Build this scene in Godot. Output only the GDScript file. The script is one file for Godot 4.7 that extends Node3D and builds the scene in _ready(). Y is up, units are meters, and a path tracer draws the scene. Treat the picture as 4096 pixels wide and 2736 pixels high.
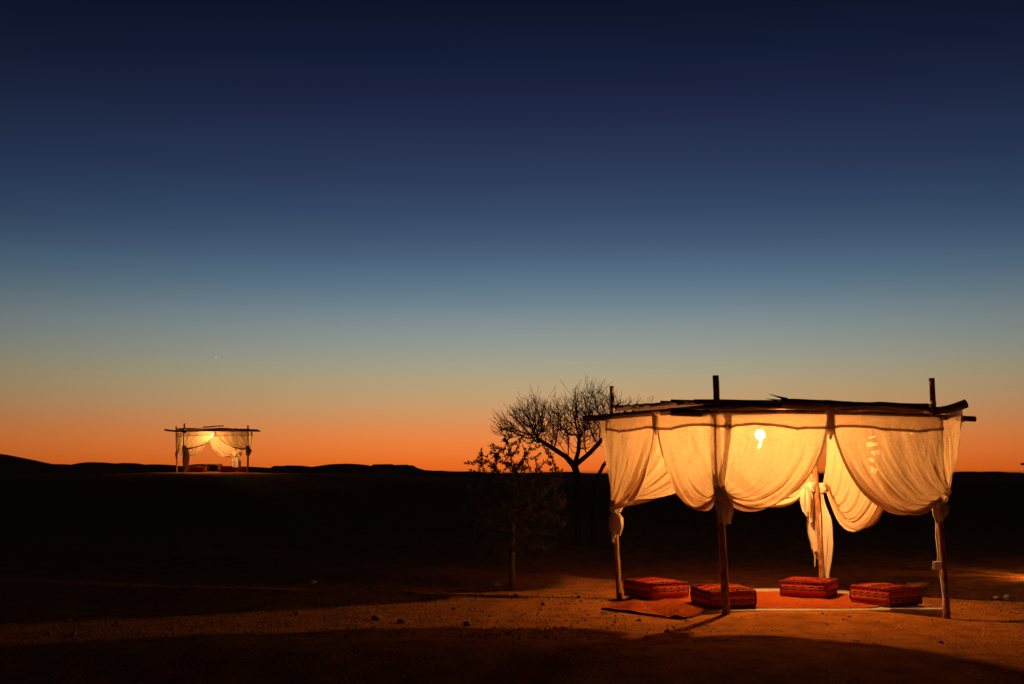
extends Node3D

# ---------------------------------------------------------------- mesh helper
class Shape:
	var v := PackedVector3Array()
	var uv := PackedVector2Array()
	var idx := PackedInt32Array()
	func tri(a: int, b: int, c: int) -> void:
		idx.append(a); idx.append(b); idx.append(c)
	func quad(a: int, b: int, c: int, d: int) -> void:
		tri(a, b, c); tri(a, c, d)
	# nu x nv points laid out row by row (index j * nu + i); skip says which cells to leave out
	func grid(pts: PackedVector3Array, uvs: PackedVector2Array, nu: int, nv: int, skip := PackedByteArray()) -> void:
		var o := v.size()
		v.append_array(pts)
		uv.append_array(uvs)
		for j in nv - 1:
			for i in nu - 1:
				if skip.size() and skip[j * nu + i]:
					continue
				var a := o + j * nu + i
				quad(a, a + nu, a + nu + 1, a + 1)
	func box(c: Vector3, s: Vector3, b := Basis.IDENTITY) -> void:
		for f in 6:
			var ax := f % 3
			var sg := 1.0 if f < 3 else -1.0
			var n := Vector3.ZERO
			n[ax] = sg
			var p := Vector3.ZERO
			p[(ax + 1) % 3] = 1.0
			var q := n.cross(p)
			var o := v.size()
			for k in [[-1, -1], [1, -1], [1, 1], [-1, 1]]:
				v.append(c + b * ((n + p * k[0] + q * k[1]) * s * 0.5))
				uv.append(Vector2(k[0], k[1]) * 0.5)
			quad(o, o + 3, o + 2, o + 1)
	# a round bar along pts; lump makes it uneven like a peeled branch
	func tube(pts: PackedVector3Array, rad: PackedFloat32Array, sides: int, lump := 0.0, seed_ := 0, caps := true) -> void:
		var n := pts.size()
		var o := v.size()
		var noise := FastNoiseLite.new()
		noise.seed = seed_
		noise.frequency = 1.0
		var t0 := (pts[1] - pts[0]).normalized()
		var up := Vector3.UP if absf(t0.y) < 0.9 else Vector3.RIGHT
		var x := t0.cross(up).normalized()
		var run := 0.0
		for i in n:
			var t := (pts[mini(i + 1, n - 1)] - pts[maxi(i - 1, 0)]).normalized()
			x = (x - t * x.dot(t)).normalized()
			var y := t.cross(x)
			if i > 0:
				run += pts[i].distance_to(pts[i - 1])
			for k in sides + 1:
				var a := TAU * (k % sides) / sides
				var d := x * cos(a) + y * sin(a)
				var r := rad[i]
				if lump > 0.0:
					r *= 1.0 + lump * (noise.get_noise_3d(cos(a) * 1.2 + run * 0.4, sin(a) * 1.2, run * 2.2) + 0.5 * noise.get_noise_3d(cos(a) * 3.0, sin(a) * 3.0 + 9.0, run * 7.0))
				v.append(pts[i] + d * r)
				uv.append(Vector2(float(k) / sides, run))
		for i in n - 1:
			for k in sides:
				var a := o + i * (sides + 1) + k
				quad(a, a + 1, a + sides + 2, a + sides + 1)
		if caps:
			for e in 2:
				var row := o if e == 0 else o + (n - 1) * (sides + 1)
				var c := v.size()
				v.append(pts[0] if e == 0 else pts[n - 1])
				uv.append(Vector2(0.5, 0.0))
				for k in sides + 1:
					v.append(v[row + k])
					uv.append(Vector2(0.5 + 0.2 * cos(TAU * k / sides), 0.2 * sin(TAU * k / sides)))
				for k in sides:
					if e == 0:
						tri(c, c + 2 + k, c + 1 + k)
					else:
						tri(c, c + 1 + k, c + 2 + k)
	func mesh() -> ArrayMesh:
		var nor := PackedVector3Array()
		nor.resize(v.size())
		for k in range(0, idx.size(), 3):
			var a := idx[k]
			var b := idx[k + 1]
			var c := idx[k + 2]
			var n := (v[c] - v[a]).cross(v[b] - v[a])
			nor[a] += n
			nor[b] += n
			nor[c] += n
		for k in nor.size():
			nor[k] = nor[k].normalized() if nor[k].length_squared() > 1e-20 else Vector3.UP
		var arr := []
		arr.resize(Mesh.ARRAY_MAX)
		arr[Mesh.ARRAY_VERTEX] = v
		arr[Mesh.ARRAY_NORMAL] = nor
		arr[Mesh.ARRAY_TEX_UV] = uv
		arr[Mesh.ARRAY_INDEX] = idx
		var m := ArrayMesh.new()
		m.add_surface_from_arrays(Mesh.PRIMITIVE_TRIANGLES, arr)
		return m

var M := {}
var taken := {}
var ground_noise := FastNoiseLite.new()
var fine_noise := FastNoiseLite.new()
var cloth_noise := FastNoiseLite.new()

# ---------------------------------------------------------------- naming helpers
func numbered(called: String) -> String:
	var n: int = taken.get(called, 0)
	taken[called] = n + 1
	return called if n == 0 else "%s_%03d" % [called, n]

func tag(o: Node, label: String, category: String, group := "", kind := "") -> Node:
	o.set_meta("label", label)
	o.set_meta("category", category)
	if group:
		o.set_meta("group", group)
	if kind:
		o.set_meta("kind", kind)
	return o

func base(called: String, at := Vector3.ZERO) -> Node3D:
	var o := Node3D.new()
	o.name = numbered(called)
	add_child(o)
	o.position = at
	return o

# a mesh; under the root node it gets a number of its own, under a thing Godot numbers it
func put(called: String, shape: Shape, m: Material, parent: Node = null, at := Vector3.ZERO) -> MeshInstance3D:
	return put_mesh(called, shape.mesh(), m, parent, at)

func put_mesh(called: String, mesh: Mesh, m: Material, parent: Node = null, at := Vector3.ZERO) -> MeshInstance3D:
	var o := MeshInstance3D.new()
	o.mesh = mesh
	o.material_override = m
	o.position = at
	if parent == null or parent == self:
		o.name = numbered(called)
		add_child(o)
	else:
		var n := 0
		while parent.has_node(NodePath(called if n == 0 else "%s_%03d" % [called, n])):
			n += 1
		o.name = called if n == 0 else "%s_%03d" % [called, n]
		parent.add_child(o, true)
	return o

func struct(o: Node) -> Node:
	o.set_meta("kind", "structure")
	return o

func pv(a: Array) -> PackedVector3Array:
	return PackedVector3Array(a)

func lin(r: float, g: float, b: float) -> Color:
	return Color(r, g, b).linear_to_srgb()

func mat(c: Color, rough := 0.9, tex: Texture2D = null) -> StandardMaterial3D:
	var m := StandardMaterial3D.new()
	m.albedo_color = c
	m.roughness = rough
	m.metallic_specular = 0.3
	m.albedo_texture = tex
	return m

# ---------------------------------------------------------------- camera, sky, exposure
func view_and_sky() -> void:
	var cam := Camera3D.new()
	cam.name = "camera"
	cam.fov = 37.92
	cam.near = 0.1
	cam.far = 9000.0
	cam.position = Vector3(0, 1.65, 0)
	cam.rotation_degrees = Vector3(7.468, 0, 0)
	add_child(cam)
	cam.current = true
	var e := Environment.new()
	e.background_mode = Environment.BG_SKY
	e.tonemap_mode = Environment.TONE_MAPPER_LINEAR
	e.tonemap_exposure = 1.0
	e.sdfgi_enabled = true
	e.ssao_enabled = true
	e.ssil_enabled = true
	e.background_energy_multiplier = 1.0
	var sky := Sky.new()
	var sm := PanoramaSkyMaterial.new()
	sm.panorama = dusk_air()
	sky.sky_material = sm
	e.sky = sky
	var we := WorldEnvironment.new()
	we.name = "world"
	we.environment = e
	add_child(we)

# dusk air by height above the horizon (degrees, then 0-255 display colours), dimming away from where the sun went down
func dusk_air() -> ImageTexture:
	var keys := [
		[0.0, 230, 102, 31], [0.42, 236, 107, 36], [1.03, 241, 121, 48], [1.89, 238, 133, 66], [2.75, 223, 144, 85], [3.62, 206, 154, 105],
		[4.49, 192, 160, 117], [5.4, 178, 162, 129], [6.23, 164, 160, 139], [7.1, 151, 155, 145], [7.97, 139, 149, 147], [8.84, 125, 141, 146],
		[9.72, 110, 130, 142], [10.6, 96, 120, 138], [11.45, 85, 110, 133], [12.32, 76, 98, 124], [13.2, 67, 88, 115], [14.9, 54, 74, 104],
		[16.6, 47, 61, 92], [18.3, 40, 52, 82], [20.0, 33, 43, 71], [21.6, 27, 35, 63], [23.2, 21, 30, 56], [24.85, 17, 25, 48], [26.4, 14, 20, 40],
		[32.0, 11, 17, 35], [45.0, 9, 14, 30], [90.0, 7, 11, 25]]
	var w := 512
	var h := 1024
	var data := PackedFloat32Array()
	data.resize(w * h * 3)
	var glow := PackedFloat32Array()
	var cool := PackedFloat32Array()
	for i in w:
		var az := 360.0 * (i + 0.5) / w - 3.0
		az = absf(wrapf(az, -180.0, 180.0))
		glow.append(0.13 + 0.87 * exp(-pow(az / 40.0, 2.0)))
		cool.append(clampf(az / 180.0, 0.0, 1.0))
	for j in h:
		var el := 90.0 - 180.0 * (j + 0.5) / h
		var c := Color(0.02, 0.012, 0.008)
		if el >= 0.0:
			var k := 0
			while k < keys.size() - 2 and keys[k + 1][0] < el:
				k += 1
			var t := clampf((el - keys[k][0]) / (keys[k + 1][0] - keys[k][0]), 0.0, 1.0)
			var a := Color8(keys[k][1], keys[k][2], keys[k][3]).srgb_to_linear()
			var b := Color8(keys[k + 1][1], keys[k + 1][2], keys[k + 1][3]).srgb_to_linear()
			c = a.lerp(b, t)
		for i in w:
			var g := glow[i] if el >= 0.0 else 0.4
			var high := clampf(el / 90.0, 0.0, 1.0)
			g = lerpf(g, 1.0, high * high)
			var o := (j * w + i) * 3
			data[o] = c.r * g * (1.0 - 0.25 * cool[i])
			data[o + 1] = c.g * g
			data[o + 2] = c.b * g * (1.0 + 0.25 * cool[i])
	return ImageTexture.create_from_image(Image.create_from_data(w, h, false, Image.FORMAT_RGBF, data.to_byte_array()))

# ---------------------------------------------------------------- materials
func noise_tex(size: int, freq: float, seed_: int, ramp: Array, oct := 4) -> NoiseTexture2D:
	var n := FastNoiseLite.new()
	n.seed = seed_
	n.frequency = freq
	n.fractal_octaves = oct
	var t := NoiseTexture2D.new()
	t.width = size
	t.height = size
	t.seamless = true
	t.noise = n
	if ramp.size():
		var g := Gradient.new()
		g.offsets = PackedFloat32Array(range(ramp.size()).map(func(k): return float(k) / (ramp.size() - 1)))
		g.colors = PackedColorArray(ramp)
		t.color_ramp = g
	return t

func wood_tex(seed_: int, dark: Color, light: Color) -> ImageTexture:
	var n := FastNoiseLite.new()
	n.seed = seed_
	n.frequency = 1.0
	var im := Image.create(128, 512, false, Image.FORMAT_RGB8)
	for y in 512:
		for x in 128:
			var a := TAU * x / 128.0
			var p := Vector3(cos(a) * 2.2, sin(a) * 2.2, y * 0.012)
			var s := n.get_noise_3d(p.x, p.y, p.z) + 0.6 * n.get_noise_3d(p.x * 4.0, p.y * 4.0, p.z * 1.5 + 7.0)
			var crack := 1.0 if absf(n.get_noise_3d(p.x * 1.5 + 20.0, p.y * 1.5, p.z * 0.6)) > 0.035 else 0.25
			im.set_pixel(x, y, dark.lerp(light, clampf(0.5 + s, 0.0, 1.0)) * Color(crack, crack, crack))
	return ImageTexture.create_from_image(im)

# sheer cotton: slubby weft streaks run across; alpha is how closely it is woven
func cloth_tex(seed_: int, close: float) -> ImageTexture:
	var n := FastNoiseLite.new()
	n.seed = seed_
	n.frequency = 1.0
	var im := Image.create(256, 512, false, Image.FORMAT_RGBA8)
	for y in 512:
		for x in 256:
			var fx := TAU * x / 256.0
			var a := n.get_noise_3d(cos(fx) * 1.4, sin(fx) * 1.4, y * 0.35)
			var b := n.get_noise_3d(cos(fx) * 5.0 + 40.0, sin(fx) * 5.0, y * 0.08)
			var s := a * 0.6 + b * 0.4
			var c := 0.93 + 0.14 * s
			im.set_pixel(x, y, Color(c, c, c, clampf(close + 0.14 * s, 0.0, 1.0)))
	return ImageTexture.create_from_image(im)

func cloth_mat(close: float, seed_: int, c: Color, glow: float) -> StandardMaterial3D:
	var m := StandardMaterial3D.new()
	m.albedo_color = c
	m.albedo_texture = cloth_tex(seed_, close)
	m.transparency = BaseMaterial3D.TRANSPARENCY_ALPHA
	m.roughness = 0.95
	m.metallic_specular = 0.1
	m.backlight_enabled = true
	m.backlight = lin(glow, glow, glow)
	m.cull_mode = BaseMaterial3D.CULL_DISABLED
	return m

# woven wool bands with a row of diamonds, for the sides of the floor cushions
func kilim_tex(seed_: int, top: bool) -> ImageTexture:
	var red := lin(0.4, 0.02, 0.009)
	var orange := lin(0.6, 0.11, 0.018)
	var dark := lin(0.035, 0.012, 0.012)
	var wine := lin(0.22, 0.015, 0.012)
	var sand := lin(0.7, 0.36, 0.14)
	# each band: how many of 40 parts high, and what is woven in it
	var bands := [[2, "red"], [2, "orange"], [1, "dots"], [2, "wine"], [4, "red"], [1, "orange"], [2, "red"], [2, "orange"], [1, "wine"], [1, "sand"], [11, "diamonds"], [1, "orange"], [3, "red"], [1, "dark"], [4, "zigzag"], [2, "red"]]
	var rng := RandomNumberGenerator.new()
	rng.seed = seed_
	var im := Image.create(512, 128, false, Image.FORMAT_RGB8)
	for y in 128:
		var part := fposmod(y / 128.0 * 40.0 * (1.0 if not top else 1.0), 40.0)
		var k := 0
		while k < bands.size() - 1 and part >= bands[k][0]:
			part -= bands[k][0]
			k += 1
		var f: float = part / bands[k][0]
		for x in 512:
			var wave := absf(fposmod(x / 40.0, 1.0) - 0.5) * 2.0
			var d := absf(f - 0.5) * 2.0
			var c := red
			match bands[k][1]:
				"orange": c = orange
				"wine": c = wine
				"sand": c = sand
				"dark": c = dark
				"dots": c = dark if int(x / 6) % 2 == 0 else sand
				"zigzag": c = red if f > absf(fposmod(x / 24.0, 1.0) - 0.5) * 2.0 else dark
				"diamonds":
					c = dark
					if absf(wave + d - 0.88) < 0.13:
						c = orange
					elif wave + d < 0.45:
						c = red
			var n := 0.8 + 0.4 * rng.randf()
			im.set_pixel(x, y, Color(c.r * n, c.g * n, c.b * n))
	return ImageTexture.create_from_image(im)

func make_materials() -> void:
	M.sand = mat(Color.WHITE, 0.95, noise_tex(1024, 0.006, 3, [lin(0.2, 0.056, 0.007), lin(0.33, 0.095, 0.011), lin(0.43, 0.126, 0.016)], 6))
	M.sand.uv1_triplanar = true
	M.sand.uv1_world_triplanar = true
	M.sand.uv1_scale = Vector3(0.35, 0.35, 0.35)
	M.sand.metallic_specular = 0.05
	M.sand.heightmap_enabled = true
	M.sand.heightmap_texture = noise_tex(1024, 0.05, 9, [], 5)
	M.sand.heightmap_scale = 2.3
	M.dune = mat(lin(0.55, 0.2, 0.05), 1.0)
	M.dune.metallic_specular = 0.12
	M.mesa = mat(lin(0.45, 0.22, 0.12), 1.0)
	M.mesa.metallic_specular = 0.12
	M.wood = mat(Color.WHITE, 0.75, wood_tex(5, lin(0.13, 0.045, 0.014), lin(0.52, 0.21, 0.07)))
	M.wood.uv1_scale = Vector3(1, 0.9, 1)
	M.log = mat(Color.WHITE, 0.9, wood_tex(17, lin(0.05, 0.026, 0.013), lin(0.2, 0.1, 0.046)))
	M.bark = mat(Color.WHITE, 0.95, wood_tex(29, lin(0.05, 0.03, 0.018), lin(0.14, 0.085, 0.05)))
	M.pale_bark = mat(Color.WHITE, 0.9, wood_tex(33, lin(0.09, 0.055, 0.03), lin(0.22, 0.14, 0.08)))
	M.sheer = cloth_mat(0.88, 41, lin(0.77, 0.49, 0.23), 0.7)
	M.veil = cloth_mat(0.5, 44, lin(0.77, 0.49, 0.23), 0.9)
	M.doubled = cloth_mat(0.95, 42, lin(0.6, 0.37, 0.16), 0.5)
	M.bundle = cloth_mat(1.0, 43, lin(0.72, 0.5, 0.28), 0.4)
	M.bundle.transparency = BaseMaterial3D.TRANSPARENCY_DISABLED
	M.concrete = mat(Color.WHITE, 0.9, noise_tex(512, 0.02, 8, [lin(0.34, 0.22, 0.11), lin(0.5, 0.36, 0.2)], 5))
	M.concrete.uv1_triplanar = true
	M.rug = mat(Color.WHITE, 1.0, noise_tex(512, 0.09, 12, [lin(0.08, 0.012, 0.004), lin(0.4, 0.06, 0.008), lin(0.58, 0.115, 0.016), lin(0.62, 0.13, 0.022)], 4))
	M.rug.uv1_triplanar = true
	M.rug.uv1_world_triplanar = true
	M.rug.uv1_scale = Vector3(2.2, 2.2, 2.2)
	M.rug.metallic_specular = 0.0
	M.rug.heightmap_enabled = true
	M.rug.heightmap_texture = noise_tex(512, 0.25, 13, [], 3)
	M.rug.heightmap_scale = 0.9
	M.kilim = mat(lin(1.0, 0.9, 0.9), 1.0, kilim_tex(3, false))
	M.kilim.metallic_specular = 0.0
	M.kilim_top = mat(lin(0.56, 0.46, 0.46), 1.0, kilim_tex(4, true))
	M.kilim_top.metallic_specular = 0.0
	M.piping = mat(lin(0.3, 0.03, 0.015), 1.0, noise_tex(128, 0.2, 14, [lin(0.1, 0.1, 0.1), Color.WHITE], 2))
	M.piping.uv1_triplanar = true
	M.piping.uv1_scale = Vector3(9, 9, 9)
	M.stone = mat(Color.WHITE, 0.95, noise_tex(128, 0.05, 15, [lin(0.12, 0.06, 0.03), lin(0.34, 0.18, 0.09)], 4))
	M.stone.uv1_triplanar = true
	M.stone.uv1_scale = Vector3(6, 6, 6)
	M.pale_stone = mat(lin(0.62, 0.5, 0.36), 0.9)
	M.leaf = mat(lin(0.06, 0.06, 0.018), 0.7)
	M.leaf.backlight_enabled = true
	M.leaf.backlight = lin(0.2, 0.16, 0.05)
	M.plastic = mat(lin(0.75, 0.68, 0.55), 0.45)
	M.dark_metal = mat(lin(0.05, 0.04, 0.035), 0.5)
	M.dark_metal.metallic = 0.6
	M.table_wood = mat(lin(0.16, 0.07, 0.03), 0.8)
	M.glow = mat(Color(1, 0.9, 0.7))
	M.glow.emission_enabled = true
	M.glow.emission = lin(1.0, 0.78, 0.42)
	M.glow.emission_energy_multiplier = 60.0
	M.fairy = mat(Color(1, 0.9, 0.7))
	M.fairy.emission_enabled = true
	M.fairy.emission = lin(1.0, 0.78, 0.42)
	M.fairy.emission_energy_multiplier = 16.0
	M.star = mat(Color.BLACK)
	M.star.emission_enabled = true
	M.star.emission = lin(0.9, 0.85, 0.68)
	M.star.emission_energy_multiplier = 0.65

# ---------------------------------------------------------------- the ground
func crest(x: float) -> float:
	return lerpf(1.56, 1.18, smoothstep(-12.0, -1.0, x)) + lerpf(0.0, -0.35, smoothstep(-22.0, -34.0, x))

func ground_at(x: float, z: float) -> float:
	var d := sqrt(x * x + z * z)
	var near := 1.0 - smoothstep(30.0, 60.0, d)
	var y := 0.05 * ground_noise.get_noise_2d(x * 0.35, z * 0.35) + 0.022 * near * ground_noise.get_noise_2d(x * 1.6 + 50.0, z * 1.6)
	y += 0.012 * near * fine_noise.get_noise_2d(x * 6.0, z * 6.0)
	# calm round the pavilion
	var r := Vector2(x - 3.4, z + 12.4).length()
	y *= lerpf(0.3, 1.0, smoothstep(2.0, 5.0, r))
	# sand blown against the front of the platform, thinning towards the right post
	var m := exp(-pow((x - 3.5) / 1.15, 4.0)) * exp(-pow((z + 11.55) / (0.5 if z > -11.55 else 0.7), 2.0))
	y += 0.06 * m
	y -= 0.05 * exp(-pow((x - 5.3) / 0.6, 2.0) - pow((z + 12.0) / 0.8, 2.0))
	# low swell in front on the left
	y += 0.10 * exp(-pow((x + 0.5) / 4.0, 2.0) - pow((z + 9.2) / 0.9, 2.0))
	# the rise that carries the far pavilion
	y += crest(x) * smoothstep(27.0, 53.0, -z) * (1.0 - smoothstep(76.0, 130.0, -z))
	y += 0.13 * exp(-pow((x + 17.2) / 4.0, 2.0) - pow((z + 57.6) / 2.4, 2.0))
	y -= 1.5 * smoothstep(130.0, 300.0, d)
	return y

func build_ground() -> void:
	var n := 460
	var s := Shape.new()
	var pts := PackedVector3Array()
	var uvs := PackedVector2Array()
	var k := 7.6
	for j in n:
		var z := -13.0 + 4.0 * sinh(k * (2.0 * j / (n - 1) - 1.0))
		for i in n:
			var x := 2.0 + 4.0 * sinh(k * (2.0 * i / (n - 1) - 1.0))
			pts.append(Vector3(x, ground_at(x, z), z))
			uvs.append(Vector2(x, z))
	s.grid(pts, uvs, n, n)
	struct(put("ground", s, M.sand))

# a ridge of dunes: crest points (across, height), lying at a distance, with a front and a back slope
func ridge(called: String, crest_line: PackedVector2Array, dist: float, front: float, back: float, m: Material, seed_: int, steep := 1.0) -> void:
	var s := Shape.new()
	var pts := PackedVector3Array()
	var uvs := PackedVector2Array()
	var nz := FastNoiseLite.new()
	nz.seed = seed_
	nz.frequency = 0.006
	var n := 300
	var rows := 28
	var x0 := crest_line[0].x
	var x1 := crest_line[crest_line.size() - 1].x
	for j in rows:
		var t := 1.0 - 2.0 * j / (rows - 1.0)   # 1 nearest, 0 crest, -1 behind
		for i in n:
			var x := lerpf(x0, x1, i / (n - 1.0))
			var k := 0
			while k < crest_line.size() - 2 and crest_line[k + 1].x < x:
				k += 1
			var a := crest_line[k]
			var b := crest_line[k + 1]
			var h := cubic_interpolate(a.y, b.y, crest_line[maxi(k - 1, 0)].y, crest_line[mini(k + 2, crest_line.size() - 1)].y, clampf((x - a.x) / (b.x - a.x), 0.0, 1.0)) if steep == 1.0 else lerpf(a.y, b.y, clampf((x - a.x) / (b.x - a.x), 0.0, 1.0))
			var at := absf(t)
			var fall := pow(1.0 - at, 2.6) * (1.0 + 0.25 * at * nz.get_noise_2d(x, t * 300.0)) if steep == 1.0 else 1.0 - smoothstep(0.0, 0.5, at)
			pts.append(Vector3(x, -3.0 + (h + 3.0) * fall, -dist + t * (front if t > 0.0 else back)))
			uvs.append(Vector2(x, t) * 0.01)
	s.grid(pts, uvs, n, rows)
	struct(put(called, s, m))

# ---------------------------------------------------------------- pavilion
func bent(a: Vector3, b: Vector3, n: int, wob: float, rng: RandomNumberGenerator) -> PackedVector3Array:
	var p := PackedVector3Array()
	var ph := rng.randf() * TAU
	var side := (b - a).cross(Vector3(0.3, 0.8, 0.5)).normalized()
	var lift := (b - a).cross(side).normalized()
	for i in n:
		var t := i / (n - 1.0)
		p.append(a.lerp(b, t) + side * wob * sin(ph + t * 4.0) * sin(PI * t) + lift * wob * 0.7 * sin(ph * 2.0 + t * 5.5) * sin(PI * t))
	return p

func taper(a: float, b: float, n: int) -> PackedFloat32Array:
	var r := PackedFloat32Array()
	for i in n:
		r.append(lerpf(a, b, i / (n - 1.0)))
	return r

func pole(parent: Node, called: String, a: Vector3, b: Vector3, ra: float, rb: float, m: Material, seed_: int, wob := 0.012, sides := 10, n := 12) -> MeshInstance3D:
	var rng := RandomNumberGenerator.new()
	rng.seed = seed_
	var s := Shape.new()
	s.tube(bent(a, b, n, wob, rng), taper(ra, rb, n), sides, 0.26 if m == M.log else 0.16, seed_)
	return put(called, s, m, parent)

# half of a curtain that hangs from a beam between outer and inner (tops) and is gathered to the tie on a post
func curtain(label: String, group: String, q: Dictionary) -> Node3D:
	var a: Vector3 = q.outer
	var c: Vector3 = q.inner
	var tie: Vector3 = q.tie
	var along := c - a
	along.y = 0.0
	var span := along.length()
	along = along / span
	var out_dir: Vector3 = q.out
	var drop := a.y - tie.y
	var d1: float = q.get("d1", 0.95)
	var d2: float = q.get("d2", 0.52)
	var k2: float = q.get("k2", 0.32)
	var seed_: int = q.seed
	var folds: float = q.get("folds", 5.0)
	var amp: float = q.get("amp", 0.035)
	var nu: int = q.get("nu", 90)
	var nv: int = q.get("nv", 70)
	var rng := RandomNumberGenerator.new()
	rng.seed = seed_
	var ph := rng.randf() * TAU
	var root := base("curtain", Vector3(tie.x, 0.0, tie.z))
	var at := root.position
	var pts := PackedVector3Array()
	var uvs := PackedVector2Array()
	var corner: Vector3 = q.get("corner", a)
	var bit := a.distance_to(corner) / (a.distance_to(corner) + corner.distance_to(c))
	var top_at := func(s: float) -> Vector3:
		return a.lerp(corner, s / bit) if s < bit else corner.lerp(c, (s - bit) / (1.0 - bit))
	var out_at := func(s: float) -> Vector3:
		return out_dir if bit < 0.01 else (q.out0 as Vector3).lerp(out_dir, smoothstep(bit * 0.5, bit * 1.5, s)).normalized()
	var fold := func(s: float, t: float) -> Vector3:
		var p0: Vector3 = top_at.call(s)
		var od: Vector3 = out_at.call(s)
		var flat := Vector3(p0.x - tie.x, 0.0, p0.z - tie.z)
		var p1 := p0 - flat * 0.06 + Vector3.DOWN * drop * lerpf(0.33, d1, s)
		var p2 := tie + flat * k2 + Vector3.DOWN * drop * lerpf(-0.36, d2, pow(s, q.get("slump", 1.3) as float))
		var ang := (s - 0.5) * 2.6 + 0.2 * sin(s * 31.0 + ph)
		var p3 := tie + (along * sin(ang) * 0.05 + out_dir * cos(ang) * 0.055) + Vector3.UP * 0.06 * sin(s * 23.0 + ph) * s
		p3 += (along * -(1.0 - s) + Vector3.UP * 0.9 * (1.0 - s)) * (q.get("loose", 0.0) as float)
		var p := p0 * pow(1.0 - t, 3.0) + p1 * 3.0 * t * (1.0 - t) * (1.0 - t) + p2 * 3.0 * t * t * (1.0 - t) + p3 * t * t * t
		var f := s * folds * TAU
		var bend := 1.5 * cloth_noise.get_noise_2d(s * 60.0 + seed_ * 17.0, t * 45.0)
		var grow := smoothstep(0.1, 0.65, t) * (1.0 - 0.75 * smoothstep(0.82, 1.0, t))
		var low := smoothstep(0.35, 1.0, s)
		var w := sin(f + ph + bend) + 0.55 * sin(f * 2.17 + 1.3 * ph + 2.0 * bend) + 0.3 * sin(f * 4.3 + bend * 3.0)
		var edge := smoothstep(0.6, 0.95, s)
		p += od * amp * w * grow * (0.22 + 0.45 * low + 0.75 * edge)
		p += od * amp * 0.8 * edge * grow * sin(s * 70.0 + bend * 2.0 + ph)
		p += od * amp * 0.35 * (1.0 - grow) * sin(f * 0.8 + ph + bend * 2.0) * smoothstep(0.0, 0.2, t)
		p += Vector3.DOWN * amp * 0.9 * grow * edge * cos(f * 1.2 + ph + bend)
		p += od * (q.get("belly", 0.06) as float) * sin(PI * clampf(t, 0.0, 1.0)) * sin(PI * clampf(0.15 + 0.85 * s, 0.0, 1.0))
		p += od * 0.012 * cloth_noise.get_noise_2d(s * span * 260.0 + seed_ * 90.0, t * 150.0)
		# dry creases that run with the hang of the cloth, and a few across it
		var cr := pow(1.0 - absf(cloth_noise.get_noise_2d(s * span * 420.0 + seed_ * 51.0, t * 70.0)), 7.0)
		var cx := pow(1.0 - absf(cloth_noise.get_noise_2d(s * span * 130.0 + 300.0, t * 210.0 + seed_ * 23.0)), 9.0)
		p += od * (0.007 * cr * smoothstep(0.06, 0.3, t) + 0.004 * cx) * (q.get("crease", 1.0) as float)
		return p - at
	var skip := PackedByteArray()
	var holes: Array = q.get("holes", [])
	if holes.size():
		skip.resize(nu * nv)
	for j in nv:
		var t := pow(j / (nv - 1.0), 0.9)
		for i in nu:
			var s := i / (nu - 1.0)
			pts.append(fold.call(s, t))
			uvs.append(Vector2(s * span * 1.1, t * (drop + s * span * 0.5) * 1.4))
			for hole in holes:
				var dx: float = (s - hole.x) / hole.z
				var dy: float = (t - hole.y) / hole.w
				var rag := 0.75 + 1.1 * cloth_noise.get_noise_2d(s * 900.0, t * 900.0)
				if dx * dx + dy * dy < rag:
					skip[j * nu + i] = 1
	var sh := Shape.new()
	sh.grid(pts, uvs, nu, nv, skip)
	var drape := put("drape", sh, M.sheer, root)
	# doubled hem along the free edge
	sh = Shape.new()
	pts = PackedVector3Array()
	uvs = PackedVector2Array()
	for j in nv:
		var t := j / (nv - 1.0)
		for i in 4:
			var s := 1.0 - (0.036 / maxf(span, 0.3)) * i / 3.0
			pts.append(fold.call(s, t) + out_dir * 0.004 * (1.0 if i < 3 else 0.3))
			uvs.append(Vector2(i * 0.01, t * 2.0))
	sh.grid(pts, uvs, 4, nv)
	put("hem", sh, M.doubled, drape)
	# header folded over the beam, with its own stitched hem
	var deep: float = q.get("header", 0.165)
	var valance: MeshInstance3D
	for pass_ in 2:
		sh = Shape.new()
		pts = PackedVector3Array()
		uvs = PackedVector2Array()
		var rows := 16 if pass_ == 0 else 5
		var cols := 40
		for j in rows:
			var t := j / (rows - 1.0)
			for i in cols:
				var s := i / (cols - 1.0)
				var wave := 0.05 * cloth_noise.get_noise_2d(s * span * 55.0 + seed_ * 31.0, 5.0) + 0.05 * (smoothstep(0.12, 0.0, s) * (q.get("wrap", 0.0) as float))
				var from := 0.0 if pass_ == 0 else deep - 0.035 + wave
				var to := deep + wave
				var y := lerpf(from, to, t)
				var p: Vector3 = top_at.call(s) + Vector3.DOWN * y
				p += (out_at.call(s) as Vector3) * (0.018 + 0.006 * pass_ + 0.022 * sin(s * folds * 5.0 + ph) * smoothstep(0.0, 0.3, y) + 0.012 * cloth_noise.get_noise_2d(s * 150.0 + seed_ * 13.0, y * 200.0))
				pts.append(p - at)
				uvs.append(Vector2(s * span * 1.1, y * 1.4))
		sh.grid(pts, uvs, cols, rows)
		if pass_ == 0:
			valance = put("valance", sh, M.veil, root)
		else:
			put("hem", sh, M.doubled, valance)
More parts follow.
